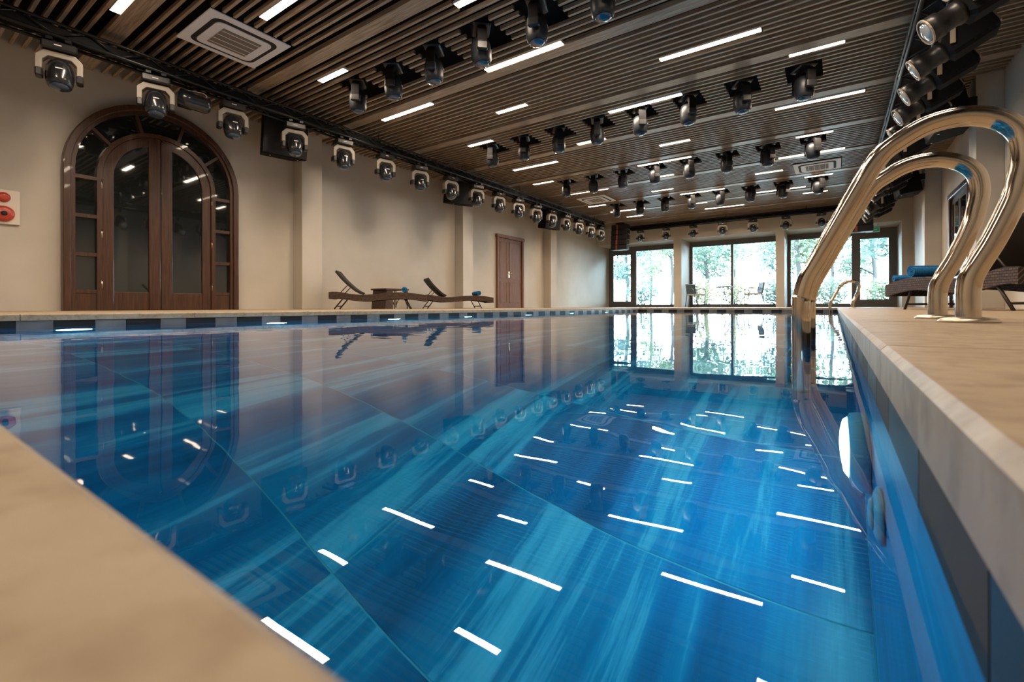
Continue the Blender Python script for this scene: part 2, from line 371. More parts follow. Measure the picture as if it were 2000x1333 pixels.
# slatted ceiling: narrow slats, a wide plank every thirteenth board
ceil = structure(MB().box((XL, YN, ZP), (XR, YW + .2, ZP + .12)).build('ceiling', 'plenum'))
ROWS = [3.97, 6.98, 9.91, 13.03]
HX = [-5.30 + .711*i for i in range(8)]
LEDS = [(-6.0,1.61,1.1),(-4.88,2.49,1.1),(-5.62,3.62,.55),(-5.97,4.955,1.1),(-3.1,3.49,.55),(-3.64,4.675,1.1),(-4.3,5.785,.55),(-5.62,6.675,.55),(-5.81,8.425,1.1),(-6.08,9.68,.55),(-3.91,7.80,.55),(-2.87,6.76,1.1),(-1.75,5.68,1.1),(-.45,6.465,.55),(-.75,8.12,1.1),(-2.69,8.705,.55),(-3.46,9.698,1.1),(-.57,9.69,.55),(-.94,10.935,1.1),(-1.49,11.83,.55),(-3.93,12.06,.55),(-3.41,12.82,1.1),(-3.56,10.78,.55),(-5.84,11.04,1.1),(-6.1,12.82,.55),(-5.86,13.95,1.1),(-5.74,15.02,.55),(-3.57,14.14,.55),(-3.3,15.18,1.1),(-.58,12.8,.55),(-.70,14.6,.55),(-1.7,13.79,1.1),
        (-.57,4.45,1.1),(-2.9,1.9,.55),(-1.9,2.75,1.1),(.10,3.2,.55),(-3.2,.6,1.1),(-5.4,.35,.55),(-.6,1.2,1.1),(-4.2,-.9,1.1),(-1.4,-.8,.55)]
PER = 1.545
def clear_of_planks(y):                     # lamps sit between the boards, never on a wide plank
    k = round((y - 3.335) / PER); far = 3.335 + k*PER; near = far - .176
    if near - .043 < y < far + .043: y = near - .0435 if y < (near + far)/2 + .02 else far + .0435
    return y
LEDS = [(x, clear_of_planks(y), l) for x, y, l in LEDS]
ACS = [(-5.53, 2.505), (-.31, 11.89), (-5.48, 12.03)]
holes = []
for r in ROWS:
    for x in HX: holes.append((x - .20, x + .20, r - .17, r + .30))
for x, y, l in LEDS: holes.append((x - .01, x + l + .01, y - .0425, y + .0425))
for x, y in ACS: holes.append((x - .43, x + .43, y - .43, y + .43))
def board(name, y0, y1, z0, z1):
    cuts = sorted((max(a, XL), b) for a, b, c, d in holes if c < y1 and d > y0)
    x = XL + .004; mb = MB()
    for a, b in cuts + [(XR, XR)]:
        if a - x > .02: mb.box((x, y0, z0), (min(a, XR - .004), y1, z1))
        x = max(x, b)
    if mb.v: mb.build(name, 'wood', ceil)
k0 = math.floor((YN - 3.33) / PER)
y = 3.335 + k0 * PER
while y < YB:
    if y - .175 > YN and y < YB: board('plank', y - .176, y, ZS - .006, ZS + .05)
    for j in range(12):
        c = y + .103 + .1045*j
        if YN + .05 < c < YB - .03: board('slat', c - .0155, c + .0155, ZS, ZS + .040)
    y += PER

# ------------------------------------------------------------------ LED strips in the ceiling
long_i = short_i = 0
for x, y, l in sorted(LEDS, key=lambda q: q[1]):
    t = empty('led_strip_light', (x + l/2, y, ZS))
    MB().box((-l/2, -.042, .005), (l/2, .042, .035)).build('housing', 'white', t)
    MB().bbox((-l/2 + .004, -.039, .001), (l/2 - .004, .039, .0045), .001).build('diffuser', 'led', t)
    la = bpy.data.lights.new('led_beam', 'AREA'); la.shape = 'RECTANGLE'; la.size = l - .02; la.size_y = .07; la.energy = LED_WATT*l; la.color = LED_COL; la.spread = R(163)
    lo = bpy.data.objects.new('led_beam', la); C.objects.link(lo); lo.parent = t; lo.location = (0, 0, -.0005)
    if l > .8: lab = ORD[long_i] + ' long white LED strip light in the slatted ceiling, counted from the camera'; long_i += 1
    else: lab = ORD[short_i] + ' short white LED strip light in the slatted ceiling, counted from the camera'; short_i += 1
    tag(t, lab, 'light', 'LED strips in the slatted ceiling')

# ------------------------------------------------------------------ ceiling air conditioners
def ac_unit():
    t = empty('air_conditioner')
    s = .42
    def rr(h, rad, n=5):
        P = []
        for cx, cy_, a in ((h-rad, h-rad, 0), (-h+rad, h-rad, 90), (-h+rad, -h+rad, 180), (h-rad, -h+rad, 270)): P += [(cx + rad*math.cos(R(a + 90*i/n)), cy_ + rad*math.sin(R(a + 90*i/n))) for i in range(n+1)]
        return P
    MB().bbox((-s, -s, -.02), (s, s, -.002), .005).build('panel', 'white', t)
    MB().box((-.36, -.36, -.002), (.36, .36, .19)).build('housing', 'dark_slot', t)
    o = rr(.335, .09); i = rr(.29, .075)
    MB().strip(o + o[:1], i + i[:1], 'z', -.024, -.019).build('air_slot', 'dark_slot', t)
    MB().prism(i, 'z', -.032, -.0195).build('intake_panel', 'white', t)
    g_ = MB().box((-.20, -.20, -.036), (.20, .20, -.0325)).build('grille', 'grille', t)
    for q in range(4): MB().box((-.15 + .1*q - .004, -.20, -.040), (-.15 + .1*q + .004, .20, -.0362)).build('louvre', 'white', g_)
    return t
ac0 = ac_unit()
for i, (x, y) in enumerate(ACS):
    t = ac0 if i == 0 else copy_tree(ac0)
    t.location = (x, y, ZS + .002)
    tag(t, ['large white square cassette air conditioner nearest the camera, above the arched door side', 'white cassette air conditioner at the far right of the slatted ceiling', 'white cassette air conditioner at the far left, near the left truss end'][i], 'air conditioner', 'ceiling cassette air conditioners')

# ------------------------------------------------------------------ stage moving heads
def moving_head(tilt=12, yoke='yoke', plate=False, shell='head'):
    t = empty('moving_head_light')
    if plate:
        MB().box((-.11, -.14, -.02), (.11, .14, -.001)).build('mounting_plate', 'black_matte', t)
        for dy in (-.1, .1): MB().tube([(0, dy, -.002), (0, dy, .1505)], .008, 6).build('drop_rod', 'black_matte', t)
    else:
        for dy in (-.07, .07): MB().prism([(dy - .02, -.022), (dy + .02, -.022), (dy + .026, -.006), (dy + .02, .0075), (dy - .02, .0075), (dy - .026, -.006)], 'x', -.115, .115).build('clamp', 'truss', t)
    b = MB().bbox((-.10, -.135, -.105), (.10, .135, -.021), .014).build('base', 'black', t)
    MB().box((.1005, -.035, -.068), (.103, .02, -.058)).build('display', 'mark' if not plate else 'black', b)
    out = [(-.175, -.355), (-.175, -.175), (-.115, -.112), (.115, -.112), (.175, -.175), (.175, -.355)]
    inn = [(-.128, -.355), (-.128, -.215), (-.085, -.168), (.085, -.168), (.128, -.215), (.128, -.355)]
    MB().strip(out, inn, 'x', -.05, .05).build('yoke', yoke, t, .006)
    for sy in (-1, 1): MB().bbox((-.058, sy*.15 - .028, -.385), (.058, sy*.15 + .028, -.30), .01).build('pivot_cover', 'black', t)
    m_ = T(0, 0, -.315) @ Matrix.Rotation(R(-tilt), 4, 'Y')
    prof = [(.05, .125), (.088, .105), (.108, .05), (.114, -.03), (.108, -.10), (.096, -.14), (.088, -.145)]
    h = MB().lathe(prof, 16, m_ @ Matrix.Diagonal((1.0, .98, 1, 1))).build('head', shell, t)
    MB().lathe([(.080, -.1455), (.076, -.155), (.05, -.168), (.012, -.173)], 16, m_).build('lens', 'lens', h)
    MB().box((.1125, -.028, -.012), (.1165, .028, -.002), m_).build('logo_mark', 'mark', h)
    return t
hd = moving_head(14)
LY = [1.26,2.08,2.92,3.77,4.59,5.44,6.27,7.14,7.98,8.8,9.62,10.47,11.3,12.12,12.95,13.8,14.6]
for i, y in enumerate(LY):
    t = hd if i == 0 else copy_tree(hd)
    t.location = (-6.50, y, 2.738); t.rotation_euler.z = R(random.uniform(-8, 8) - 12)
    tag(t, ORD[i] + ' moving head hanging from the left wall truss, counted from the camera', 'stage light', 'moving heads on the left truss')
hc = moving_head(4, 'black_matte', True, 'shell_satin')
first = True
for ri, r in enumerate(ROWS):
    for i, x in enumerate(HX):
        t = hc if first else copy_tree(hc); first = False
        t.location = (x, r, ZS + .115); t.rotation_euler.z = R(32 + random.uniform(-12, 12))
        tag(t, ORD[i] + ' black moving head from the left in the ' + ['nearest', 'second nearest', 'third nearest', 'farthest'][ri] + ' ceiling recess row', 'stage light', 'moving heads recessed in the ceiling')

# ------------------------------------------------------------------ trusses
def truss(name, p0, p1, side, depth, label):
    a, b = Vector(p0), Vector(p1); d = (b - a).normalized(); ln = (b - a).length; sd = Vector(side)
    t = empty(name, p0); up = Vector((0, 0, depth))
    cor = [Vector((0,0,0)), sd, up, sd + up]
    for c in cor: MB().tube([c, c + d*ln], .019, 8).build('chord', 'truss', t)
    e_ = Vector((.03, .03, 0)); MB().box(tuple(Vector([min(p, q) for p, q in zip(sd*.12 + up*.16, sd*.88 + up*.16 + d*ln)])), tuple(Vector([max(p, q) for p, q in zip(sd*.12 + up*.84, sd*.88 + up*.84 + d*ln)]))).build('cable_trunk', 'black_matte', t)
    br = MB(); n = int(ln / .25); st = ln / n
    for i in range(n):
        for s0, s1 in ((cor[0], cor[2]), (cor[1], cor[3]), (cor[0], cor[1]), (cor[2], cor[3])):
            u, v = (s0, s1) if i % 2 == 0 else (s1, s0)
            br.tube([u + d*st*i, v + d*st*(i+1)], .008, 5)
    o = br.build('lacing', 'truss', t); o['kind'] = 'stuff'
    k = 1.0
    while k < ln:
        MB().tube([cor[2] + sd*.5 + d*k, Vector((0,0,ZP - a.z)) + sd*.5 + d*k], .008, 6).build('hanger_rod', 'truss', t)
        MB().box(tuple(cor[2] + d*k - Vector((abs(d.y)*.0 + abs(d.x)*.02, abs(d.y)*.02, -.012))), tuple(cor[3] + d*k + Vector((abs(d.x)*.02, abs(d.y)*.02, .03)))).build('hanger_plate', 'truss', t)
        k += 2.2
    tag(t, label, 'truss', 'lighting trusses'); return t
truss('lighting_truss', (-6.40, -2.3, 2.765), (-6.40, 14.75, 2.765), (-.20, 0, 0), .125, 'black lighting truss along the left wall above the arched door')
truss('lighting_truss', (.645, -2.3, 2.765), (.645, 15.2, 2.765), (.20, 0, 0), .125, 'black lighting truss along the right side above the pool edge')
truss('lighting_truss', (-6.1, 16.25, 2.80), (.35, 16.25, 2.80), (0, .18, 0), .115, 'black lighting truss in front of the far window beam')

# the can light among the left moving heads
t = empty('par_can_light', (-6.50, 2.48, 2.735), (0, 0, R(-25)))
MB().prism([(-.02, -.03), (.02, -.03), (.028, .03), (-.028, .03)], 'x', -.02, .02).build('clamp', 'truss', t)
MB().strip([(-.13, -.20), (-.13, -.06), (-.09, -.03), (.09, -.03), (.13, -.06), (.13, -.20)], [(-.122, -.20), (-.122, -.065), (-.085, -.038), (.085, -.038), (.122, -.065), (.122, -.20)], 'x', -.02, .02).build('yoke', 'brassy', t)
mm = T(0, 0, -.16) @ Matrix.Rotation(R(80), 4, 'X')
b = MB().lathe([(.06, -.17), (.095, -.14), (.10, .02), (.112, .03), (.112, .16)], 18, mm).build('can', 'head', t)
MB().lathe([(.098, .1605), (.08, .17), (.02, .175)], 18, mm).build('lens', 'lens', b)
tag(t, 'small dark par can light between two moving heads above the arched door', 'stage light')

# profile spotlights on the right truss
def spotlight():
    t = empty('profile_spotlight')
    MB().prism([(-.025, -.03), (.025, -.03), (.03, .035), (-.03, .035)], 'x', -.02, .02).build('clamp', 'truss', t)
    MB().tube([(0, 0, -.03), (0, 0, -.07)], .012, 8).build('spigot', 'truss', t)
    MB().strip([(-.135, -.34), (-.135, -.20), (-.06, -.07), (.06, -.07), (.135, -.20), (.135, -.34)], [(-.120, -.34), (-.120, -.205), (-.055, -.084), (.055, -.084), (.120, -.205), (.120, -.34)], 'x', -.018, .018).build('yoke', 'brassy', t)
    mm = T(0, 0, -.31) @ Matrix.Rotation(R(62), 4, 'Y') @ Matrix.Rotation(R(180), 4, 'Y')
    mm = T(0, 0, -.31) @ Matrix.Rotation(R(-118), 4, 'Y')
    b = MB().bbox((-.115, -.112, -.30), (.115, .112, .06), .03, mm).build('body', 'black_matte', t)
    for q in range(4): MB().box((-.10, -.114, -.27 + .05*q), (.10, .114, -.255 + .05*q), mm).build('cooling_fin', 'black_matte', b)
    br = MB().lathe([(.095, .0605), (.098, .10), (.09, .11), (.09, .20), (.104, .21), (.104, .30), (.085, .30), (.085, .29)], 20, mm).build('barrel', 'black', t)
    MB().lathe([(.084, .291), (.07, .306), (.04, .316), (.01, .319)], 20, mm).build('lens', 'lens_clear', br)
    MB().strip(*[[(r*math.cos(R(a)), r*math.sin(R(a))) for a in range(0, 361, 20)] for r in (.107, .096)], 'z', .295, .306).build('front_ring', 'brassy', br).data.transform(mm)
    MB().box((-.05, -.03, -.33), (.05, .03, -.3005), mm).build('rear_connector', 'brassy', b)
    return t
sp = spotlight()
SY = [4.34, 5.03, 5.72, 6.41, 7.10, 7.79, 9.25, 9.94, 10.63, 11.32, 12.01, 13.55, 14.24, 14.93]
for i, y in enumerate(SY):
    t = sp if i == 0 else copy_tree(sp)
    t.location = (.87, y, 2.70); t.rotation_euler.z = R(random.uniform(-7, 7))
    tag(t, ORD[i] + ' profile spotlight hanging from the right truss, counted from the camera', 'stage light', 'profile spotlights on the right truss')
# small spots on the far truss, facing the pool
FX = [-5.74, -4.82, -3.92, -3.01, -2.12, -1.22, -.32]
fh = moving_head(38)
for i, x in enumerate(FX):
    t = fh if i == 0 else copy_tree(fh)
    t.location = (x, 16.34, 2.774); t.rotation_euler.z = R(-90 + random.uniform(-22, 22)); t.scale = (.86, .86, .86)
    tag(t, ORD[i] + ' moving head from the left on the truss before the far windows', 'stage light', 'moving heads on the far truss')

# ------------------------------------------------------------------ loudspeakers
def speaker_box(reach):
    t = empty('loudspeaker')                      # front looks along local +x, tilted down
    mm = Matrix.Rotation(R(10), 4, 'Y')
    poly = [(-.19, -.25), (.19, -.33), (.19, .33), (-.19, .25)]
    MB().loft([[mm @ Vector((x, y, -.32)) for x, y in poly], [mm @ Vector((x, y, .28)) for x, y in poly]]).build('cabinet', 'black_matte', t, .012)
    MB().box((.191, -.31, -.30), (.198, .31, .26), mm).build('grille', 'black', t)
    for sy in (-.2, .2): MB().lathe([(.012, 0), (.012, .012), (.006, .016)], 10, mm @ T(.16, sy, -.325) @ Matrix.Rotation(R(180), 4, 'X')).build('bolt', 'steel', t)
    MB().box((-reach, .16, -.06), (-.16, .22, .06)).build('bracket', 'truss', t)
    return t
s0 = speaker_box(.585); s1 = speaker_box(.275)
spk = [((-7.08, 3.90, 2.70), 0, 'black loudspeaker on the left pillar right of the arched door'), ((-7.08, 8.02, 2.70), 0, 'black loudspeaker on the left pillar behind the loungers'), ((-7.08, 12.15, 2.70), 0, 'black loudspeaker on the left pillar past the wooden door'),
       ((1.235, 8.60, 2.70), 180, 'black loudspeaker on the nearer visible right wall pillar'), ((1.235, 12.85, 2.70), 180, 'black loudspeaker on the farther right wall pillar')]
for i, (p, rz, lab) in enumerate(spk):
    t = (s0, None, None, s1, None)[i] or copy_tree(s0 if rz == 0 else s1)
    t.location = p; t.rotation_euler.z = R(rz - 12 if rz == 0 else rz + 3); tag(t, lab, 'loudspeaker', 'loudspeakers on the wall pillars')
def line_array(x, lab):
    t = empty('line_array_speaker', (x, 15.85, 2.05))
    n = 5; hgt = .92 / n
    MB().box((-.12, -.02, .94), (.12, .14, .985)).build('rigging_frame', 'truss', t)
    MB().tube([(0, .06, .985), (0, .06, ZP - 2.05)], .01, 6).build('hanger_rod', 'truss', t)
    for k in range(n):
        off = -.012*(n - k)**1.3
        c = MB().bbox((-.30, off - .02, k*hgt + .004), (.30, .26 + off, (k+1)*hgt - .004), .012).build('cabinet', 'black', t)
        MB().box((-.105, off - .026, k*hgt + .012), (-.045, off - .0205, (k+1)*hgt - .012)).build('waveguide_strip', 'red_strip', c)
    tag(t, lab, 'loudspeaker', 'line arrays before the far windows'); return t
line_array(-6.33, 'hanging black line array with dark red strip at the far left corner')
line_array(.55, 'hanging black line array beside the right exit sign, behind the ladder')

# exit signs
def exit_sign(x, lab):
    t = empty('exit_sign', (x, 17.1, 2.18))
    MB().box((-.16, -.02, 0), (.16, .02, .15)).build('case', 'sign_white', t)
    MB().box((-.148, -.0225, .02), (.148, -.0205, .138)).build('green_face', 'sign', t)
    for (a, b, c, d) in ((-.10, -.07, .04, .12), (-.065, -.02, .05, .07), (.0, .03, .04, .11), (.04, .10, .06, .08)): MB().box((a, -.0245, c), (b, -.0227, d)).build('pictogram', 'mark', t)
    for q in (-.12, .12): MB().tube([(q, 0, .15), (q, 0, .25)], .004, 6).build('hanger', 'truss', t)
    tag(t, lab, 'sign', 'green exit signs'); return t
exit_sign(.90, 'green exit sign above the right glass door'); exit_sign(-6.70, 'green exit sign below the left line array')

# ------------------------------------------------------------------ arched double door on the left wall
def arched_door():
    yc, zs, r = 2.497, 1.77, 1.0
    D = structure(empty('door_1', (XL, yc, 0)))
    n = 24
    def outline(rad, zspr, hw): return [(-hw, 0)] + [(y_, z_) for y_, z_ in arc(0, zspr, rad, 180, 0, n)] + [(hw, 0)]
    A, B = outline(1.0, zs, 1.0), outline(.925, zs, .925)
    MB().strip(A, B, 'x', .002, .11).build('outer_frame', 'door_wood', D, .01)
    A2, B2 = outline(.93, zs, .93), outline(.885, zs, .885)
    MB().strip(A2, B2, 'x', .002, .085).build('inner_frame', 'door_wood', D)
    rl, zl = .625, 1.73
    A3, B3 = outline(rl + .055, zl, rl + .055), outline(rl, zl, rl)
    MB().strip(A3, B3, 'x', .002, .08).build('mullion_arch', 'door_wood', D)
    for sy in (-1, 1):
        a, b = sorted((sy*(rl + .055), sy*.885))
        MB().box((.004, a, 0), (.06, b, .24)).build('base_panel', 'door_wood', D)
        zz = [.24, .70, 1.18, 1.66]
        for z in zz: MB().box((.004, a, z - .022), (.07, b, z + .022)).build('glazing_bar', 'door_wood', D)
        for z0, z1 in zip(zz, zz[1:]): MB().box((.012, a, z0 + .022), (.024, b, z1 - .022)).build('pane', 'dark_glass', D)
    # fan light: five panes between radial bars
    angs = [180, 144, 108, 72, 36, 0]
    for i in range(5):
        a0, a1 = angs[i], angs[i+1]
        P = arc(0, zs, .885, a0, a1, 6); Q = arc(0, zl, rl + .055, a0, a1, 6)
        if i == 0: P[0] = (-.885, 1.68); Q[0] = (-(rl + .055), 1.68)
        if i == 4: P[-1] = (.885, 1.68); Q[-1] = (rl + .055, 1.68)
        MB().strip(P, Q, 'x', .012, .024).build('fanlight_pane', 'dark_glass', D)
    for a in angs[1:-1]:
        d = Vector((math.cos(R(a)), math.sin(R(a)))); nn = Vector((-d.y, d.x))*.018
        p, q = Vector((0, zl)) + d*(rl + .04), Vector((0, zs)) + d*.90
        MB().prism([tuple(p + nn), tuple(p - nn), tuple(q - nn), tuple(q + nn)], 'x', .004, .07).build('radial_bar', 'door_wood', D)
    # two glazed leaves
    for sy in (-1, 1):
        leaf = empty('door_leaf'); leaf.parent = D
        g_ = .003; out = [(sy*(rl - g_), 0.0)] + [(sy*y_, z_) for y_, z_ in arc(0, zl, rl - g_, 0, 90, 14)][:-1] + [(sy*.004, zl + rl - g_)]
        ri = rl - .115; top = math.sqrt(ri*ri - .135**2)
        inn = [(sy*ri, 0.0)] + [(sy*y_, z_) for y_, z_ in arc(0, zl, ri, 0, math.degrees(math.acos(.135/ri)), 14)][:-1] + [(sy*.135, zl + top)]
        MB().strip(out, inn, 'x', .014, .062).build('arched_stile', 'door_wood', leaf, .005)
        a, b = sorted((sy*.004, sy*.135))
        MB().box((.014, a, 0), (.064, b, zl + rl - .03)).build('meeting_stile', 'door_wood', leaf, .006)
        a, b = sorted((sy*.135, sy*ri))
        MB().box((.014, a, 0), (.055, b, .24)).build('bottom_rail', 'door_wood', leaf, .005)
        MB().box((.030, a, .24), (.042, b, zl)).build('pane', 'dark_glass', leaf)
        cap = [(sy*y_, z_) for y_, z_ in arc(0, zl, ri, 0, math.degrees(math.acos(.135/ri)), 12)] + [(sy*.135, zl)]
        MB().prism(cap, 'x', .030, .042).build('pane', 'dark_glass', leaf)
        for z in (.28, .92, 1.55): MB().tube([(.072, sy*(rl + .008), z), (.072, sy*(rl + .008), z + .11)], .010, 8).build('hinge', 'steel', leaf)
    return D
arched_door()

# small panelled double door on the left wall, glazed door on the right wall
def panel_door(name, x, y0, y1, face, split, glazed=False):
    D = structure(empty(name, (x, y0, 0))); wd = y1 - y0; s = face
    wood_ = 'door_wood' if glazed else 'oak'
    def bx(a, b, c, d, z0, z1, nm, m=None, par=None, bev=0):
        m = m or wood_
        p, q = sorted((s*a, s*b)); return MB().box((p, c, z0), (q, d, z1)).build(nm, m, par or D, bev)
    bx(.002, .07, 0, .09, 0, 2.06, 'frame_jamb', bev=.008); bx(.002, .07, wd - .09, wd, 0, 2.06, 'frame_jamb', bev=.008); bx(.002, .08, -.02, wd + .02, 1.97, 2.06, 'frame_head', bev=.008)
    edges = [.09, .09 + (wd - .18)*split, wd - .09]
    for i in range(2):
        a, b = edges[i] + .003, edges[i+1] - .003
        lf = empty('door_leaf'); lf.parent = D
        bx(.006, .03, a, b, 0, 1.968, 'leaf_slab', par=lf)
        for z0, z1 in ((.16, .72), (.84, 1.86)):
            fr_ = .085; mtl = 'dark_glass' if glazed and z0 > .5 else None
            bx(.0305, .036, a + fr_, b - fr_, z0, z1, 'panel', mtl, lf, 0 if glazed else .006)
            for c, d, e, f_ in ((a + fr_ - .018, b - fr_ + .018, z0 - .018, z0), (a + fr_ - .018, b - fr_ + .018, z1, z1 + .018), (a + fr_ - .018, a + fr_, z0, z1), (b - fr_, b - fr_ + .018, z0, z1)):
                bx(.0302, .041, c, d, e, f_, 'moulding', par=lf)
        if i == 1:
            hp = bx(.0302, .036, a + .02, a + .06, .86, 1.04, 'handle_plate', 'brass', lf)
            MB().tube([(s*.036, a + .04, .98), (s*.075, a + .04, .98), (s*.08, a + .15, .98)], .009, 8).build('handle', 'brass', lf)
    return D
panel_door('door_2', XL, 10.28, 11.61, 1, .40)
panel_door('door_3', XR, 10.1, 11.6, -1, .5, True)

# fire alarm panel at the left edge
t = empty('fire_alarm', (XL + .003, 1.02, .98))
MB().bbox((.0, -.13, 0), (.035, .13, .39), .006).build('back_plate', 'alarm_plate', t)
rot = Matrix.Rotation(R(90), 4, 'Y')
b = MB().lathe([(.088, 0), (.088, .02), (.078, .035), (.055, .045), (.02, .047)], 24, T(.036, 0, .115) @ rot).build('alarm_bell', 'red', t)
MB().lathe([(.026, 0), (.024, .012), (.012, .016)], 16, T(.085, 0, .115) @ rot).build('bell_centre', 'dark_slot', b)
MB().lathe([(.056, 0), (.056, .012), (.045, .03), (.02, .036)], 20, T(.036, 0, .30) @ rot).build('call_button', 'red', t)
tag(t, 'white plate with red alarm bell and red button left of the arched door', 'fire alarm')

# detectors on the ceiling
for p, lab in (((-6.95, .62), 'small white ceiling detector at the top left, beside the truss'), ((-7.05, 4.55), 'small white ceiling detector behind the left truss, near the pillar'), ((1.22, 6.25), 'small white ceiling detector right of the right truss spotlights')):
    t = empty('smoke_detector', (p[0], p[1], ZS))
    MB().lathe([(.055, 0), (.055, -.015), (.048, -.022)], 18).build('detector_base', 'white', t); MB().lathe([(.040, -.0225), (.036, -.04), (.015, -.045)], 18).build('detector_head', 'mark', t)
    tag(t, lab, 'detector', 'ceiling detectors')

# ------------------------------------------------------------------ pool ladders
PROF = [(.247, .0), (.247, .04), (.2475, .08), (.256, .115), (.287, .182), (.319, .268), (.330, .318), (.336, .365), (.328, .412), (.298, .447), (.246, .467), (.185, .463), (.132, .437), (.088, .400), (.04, .312), (-.034, .163), (-.060, .110), (-.0715, .065), (-.074, .02), (-.074, -.30), (-.074, -.50), (-.074, -.72)]
def ladder(y0, y1, lab):
    t = empty('pool_ladder', (0, y0, 0))
    pts = catmull([(x, 0, z) for x, z in PROF], 5)
    for q in (0, y1 - y0):
        MB().tube([p + Vector((0, q, 0)) for p in pts], .0222, 20).build('rail', 'steel', t)
        MB().lathe([(.052, 0), (.052, .004), (.046, .009), (.024, .012)], 28, T(.247, q, .0005)).build('flange', 'brushed', t)
    for z in (-.27, -.47, -.67): MB().bbox((-.115, .0, z - .012), (-.035, y1 - y0, z + .012), .006).build('tread', 'steel', t)
    tag(t, lab, 'pool ladder', 'pool ladders'); return t
ladder(1.45, 1.83, 'large polished steel pool ladder in the right foreground')
ladder(9.75, 10.13, 'small distant steel pool ladder at the far end of the pool')

# ------------------------------------------------------------------ underwater lamps and inlet
def lamp(x, y, side):
    t = empty('pool_lamp', (x, y, -.58), (0, R(90 * side), 0))
    MB().lathe([(.105, 0), (.105, .012), (.098, .024), (.084, .027)], 28).build('trim_ring', 'lamp_ring', t)
    MB().lathe([(.082, .0275), (.07, .034), (.04, .038), (.01, .040)], 28).build('lens', 'lamp' if side > 0 else 'lamp_dim', t); return t
k = 0
for y in (1.02, 4.1, 7.0, 9.4):
    tag(lamp(WX1 - .001, y, -1), ORD[k] + ' glowing underwater lamp on the right pool wall, counted from the camera', 'pool lamp', 'lamps in the right pool wall'); k += 1
k = 0
for y in (.80, 2.05, 3.3, 4.5, 5.9, 7.3, 8.8):
    tag(lamp(WX0 + .001, y, 1), ORD[k] + ' glowing underwater lamp on the left pool wall, counted from the camera', 'pool lamp', 'lamps in the left pool wall'); k += 1
t = empty('pool_inlet', (WX1 - .001, .72, -.47), (0, R(-90), 0))
MB().lathe([(.040, 0), (.040, .004), (.030, .008), (.025, .009)], 20).build('inlet_ring', 'lamp_ring', t); MB().lathe([(.024, .0095), (.018, .013), (.008, .014)], 16).build('inlet_nozzle', 'lamp_ring', t)
tag(t, 'white round water inlet on the right pool wall under water', 'pool inlet')

# ------------------------------------------------------------------ sun loungers
def lounger():
    t = empty('sun_lounger')                       # head at x = 0, foot at x = 2, width along y
    top = catmull([(0, 0, .285), (.16, 0, .292), (.5, 0, .252), (.75, 0, .246), (1.15, 0, .272), (1.45, 0, .285), (1.75, 0, .268), (2.0, 0, .236)], 5)
    th = .112
    for sy in (-.31, .27): MB().strip([(p.x, p.z) for p in top], [(p.x, p.z - th) for p in top], 'y', sy, sy + .04).build('side_rail', 'wicker', t)
    MB().strip([(p.x, p.z - .012) for p in top if p.x > .55], [(p.x, p.z - .03) for p in top if p.x > .55], 'y', -.27, .27).build('seat', 'wicker', t)
    for a, b in ((0, .04), (1.96, 2.0)):
        z = .285 if a == 0 else .238; MB().box((a, -.27, z - th), (b, .27, z)).build('end_rail', 'wicker', t)
    bk = catmull([(.62, 0, .255), (.50, 0, .31), (.36, 0, .405), (.24, 0, .50), (.115, 0, .625)], 4)
    nrm = [Vector((.62, 0, .78))]*len(bk)
    MB().strip([(p.x, p.z) for p in bk], [(p.x + .028, p.z + .03) for p in bk], 'y', -.26, .26).build('backrest', 'sling', t)
    for sy in (-.24, .24):
        MB().tube([(.36, sy, .40), (.21, sy, .27)], .009, 6).build('backrest_prop', 'leg_metal', t)
        MB().tube([(.30, sy*1.14, .20), (.10, sy*1.14, 0)], .013, 8).build('leg', 'leg_metal', t)
        MB().tube([(1.52, sy*1.14, .20), (1.66, sy*1.14, 0)], .013, 8).build('leg', 'leg_metal', t)
    for x, z in ((.15, .05), (1.625, .05)): MB().tube([(x, -.27, z), (x, .27, z)], .010, 6).build('leg_brace', 'leg_metal', t)
    return t
lg = lounger()
spots = [((-7.09, 4.78, 0), (45, .80), 'brown wicker sun lounger on the left deck, nearer the arched door'), ((-7.30, 7.08, 0), (57, .775), 'brown wicker sun lounger on the left deck, nearer the wooden door'),
         ((1.33, 4.87, 0), (111, .875), 'brown wicker sun lounger with rolled blue towels behind the steel ladder')]
lounge = []
for i, (p, rz, lab) in enumerate(spots):
    t = lg if i == 0 else copy_tree(lg)
    t.location = p; t.rotation_euler.z = R(rz[0]); t.scale = (rz[1], .9, 1.1 if i == 2 else 1); tag(t, lab, 'sun lounger', 'wicker sun loungers'); lounge.append(t)
# rolled towels
def towel(i, x, y, z, rz, lab, ln=.40, r=.052):
    t = lounge[i]; mw = T(*t.location) @ Matrix.Rotation(t.rotation_euler.z, 4, 'Z')
    p = mw @ Vector((x*t.scale.x, y, z))
    turns = 3.2; n = 60; A = []; B = []
    for k in range(n + 1):
        a = 2*math.pi*turns*k/n; rr = .012 + (r - .012)*k/n; A.append((rr*math.cos(a), rr*math.sin(a) + r)); B.append(((rr - .0075)*math.cos(a), (rr - .0075)*math.sin(a) + r))
    o = MB().strip(A, B, 'y', -ln/2, ln/2).build('rolled_towel', 'towel'); o.location = p; o.rotation_euler.z = t.rotation_euler.z + rz
    tag(o, lab, 'towel', 'rolled blue towels')
towel(0, 1.52, 0, .286, 0, 'rolled blue towel on the left deck lounger nearer the arched door'); towel(1, 1.60, 0, .284, 0, 'rolled blue towel on the left deck lounger nearer the wooden door')
towel(2, 1.52, .07, .316, R(8), 'thick rolled blue towel on the right lounger behind the ladder', .40, .06); towel(2, 1.84, .13, .289, R(-6), 'smaller rolled blue towel near the foot of the right lounger', .26, .036)
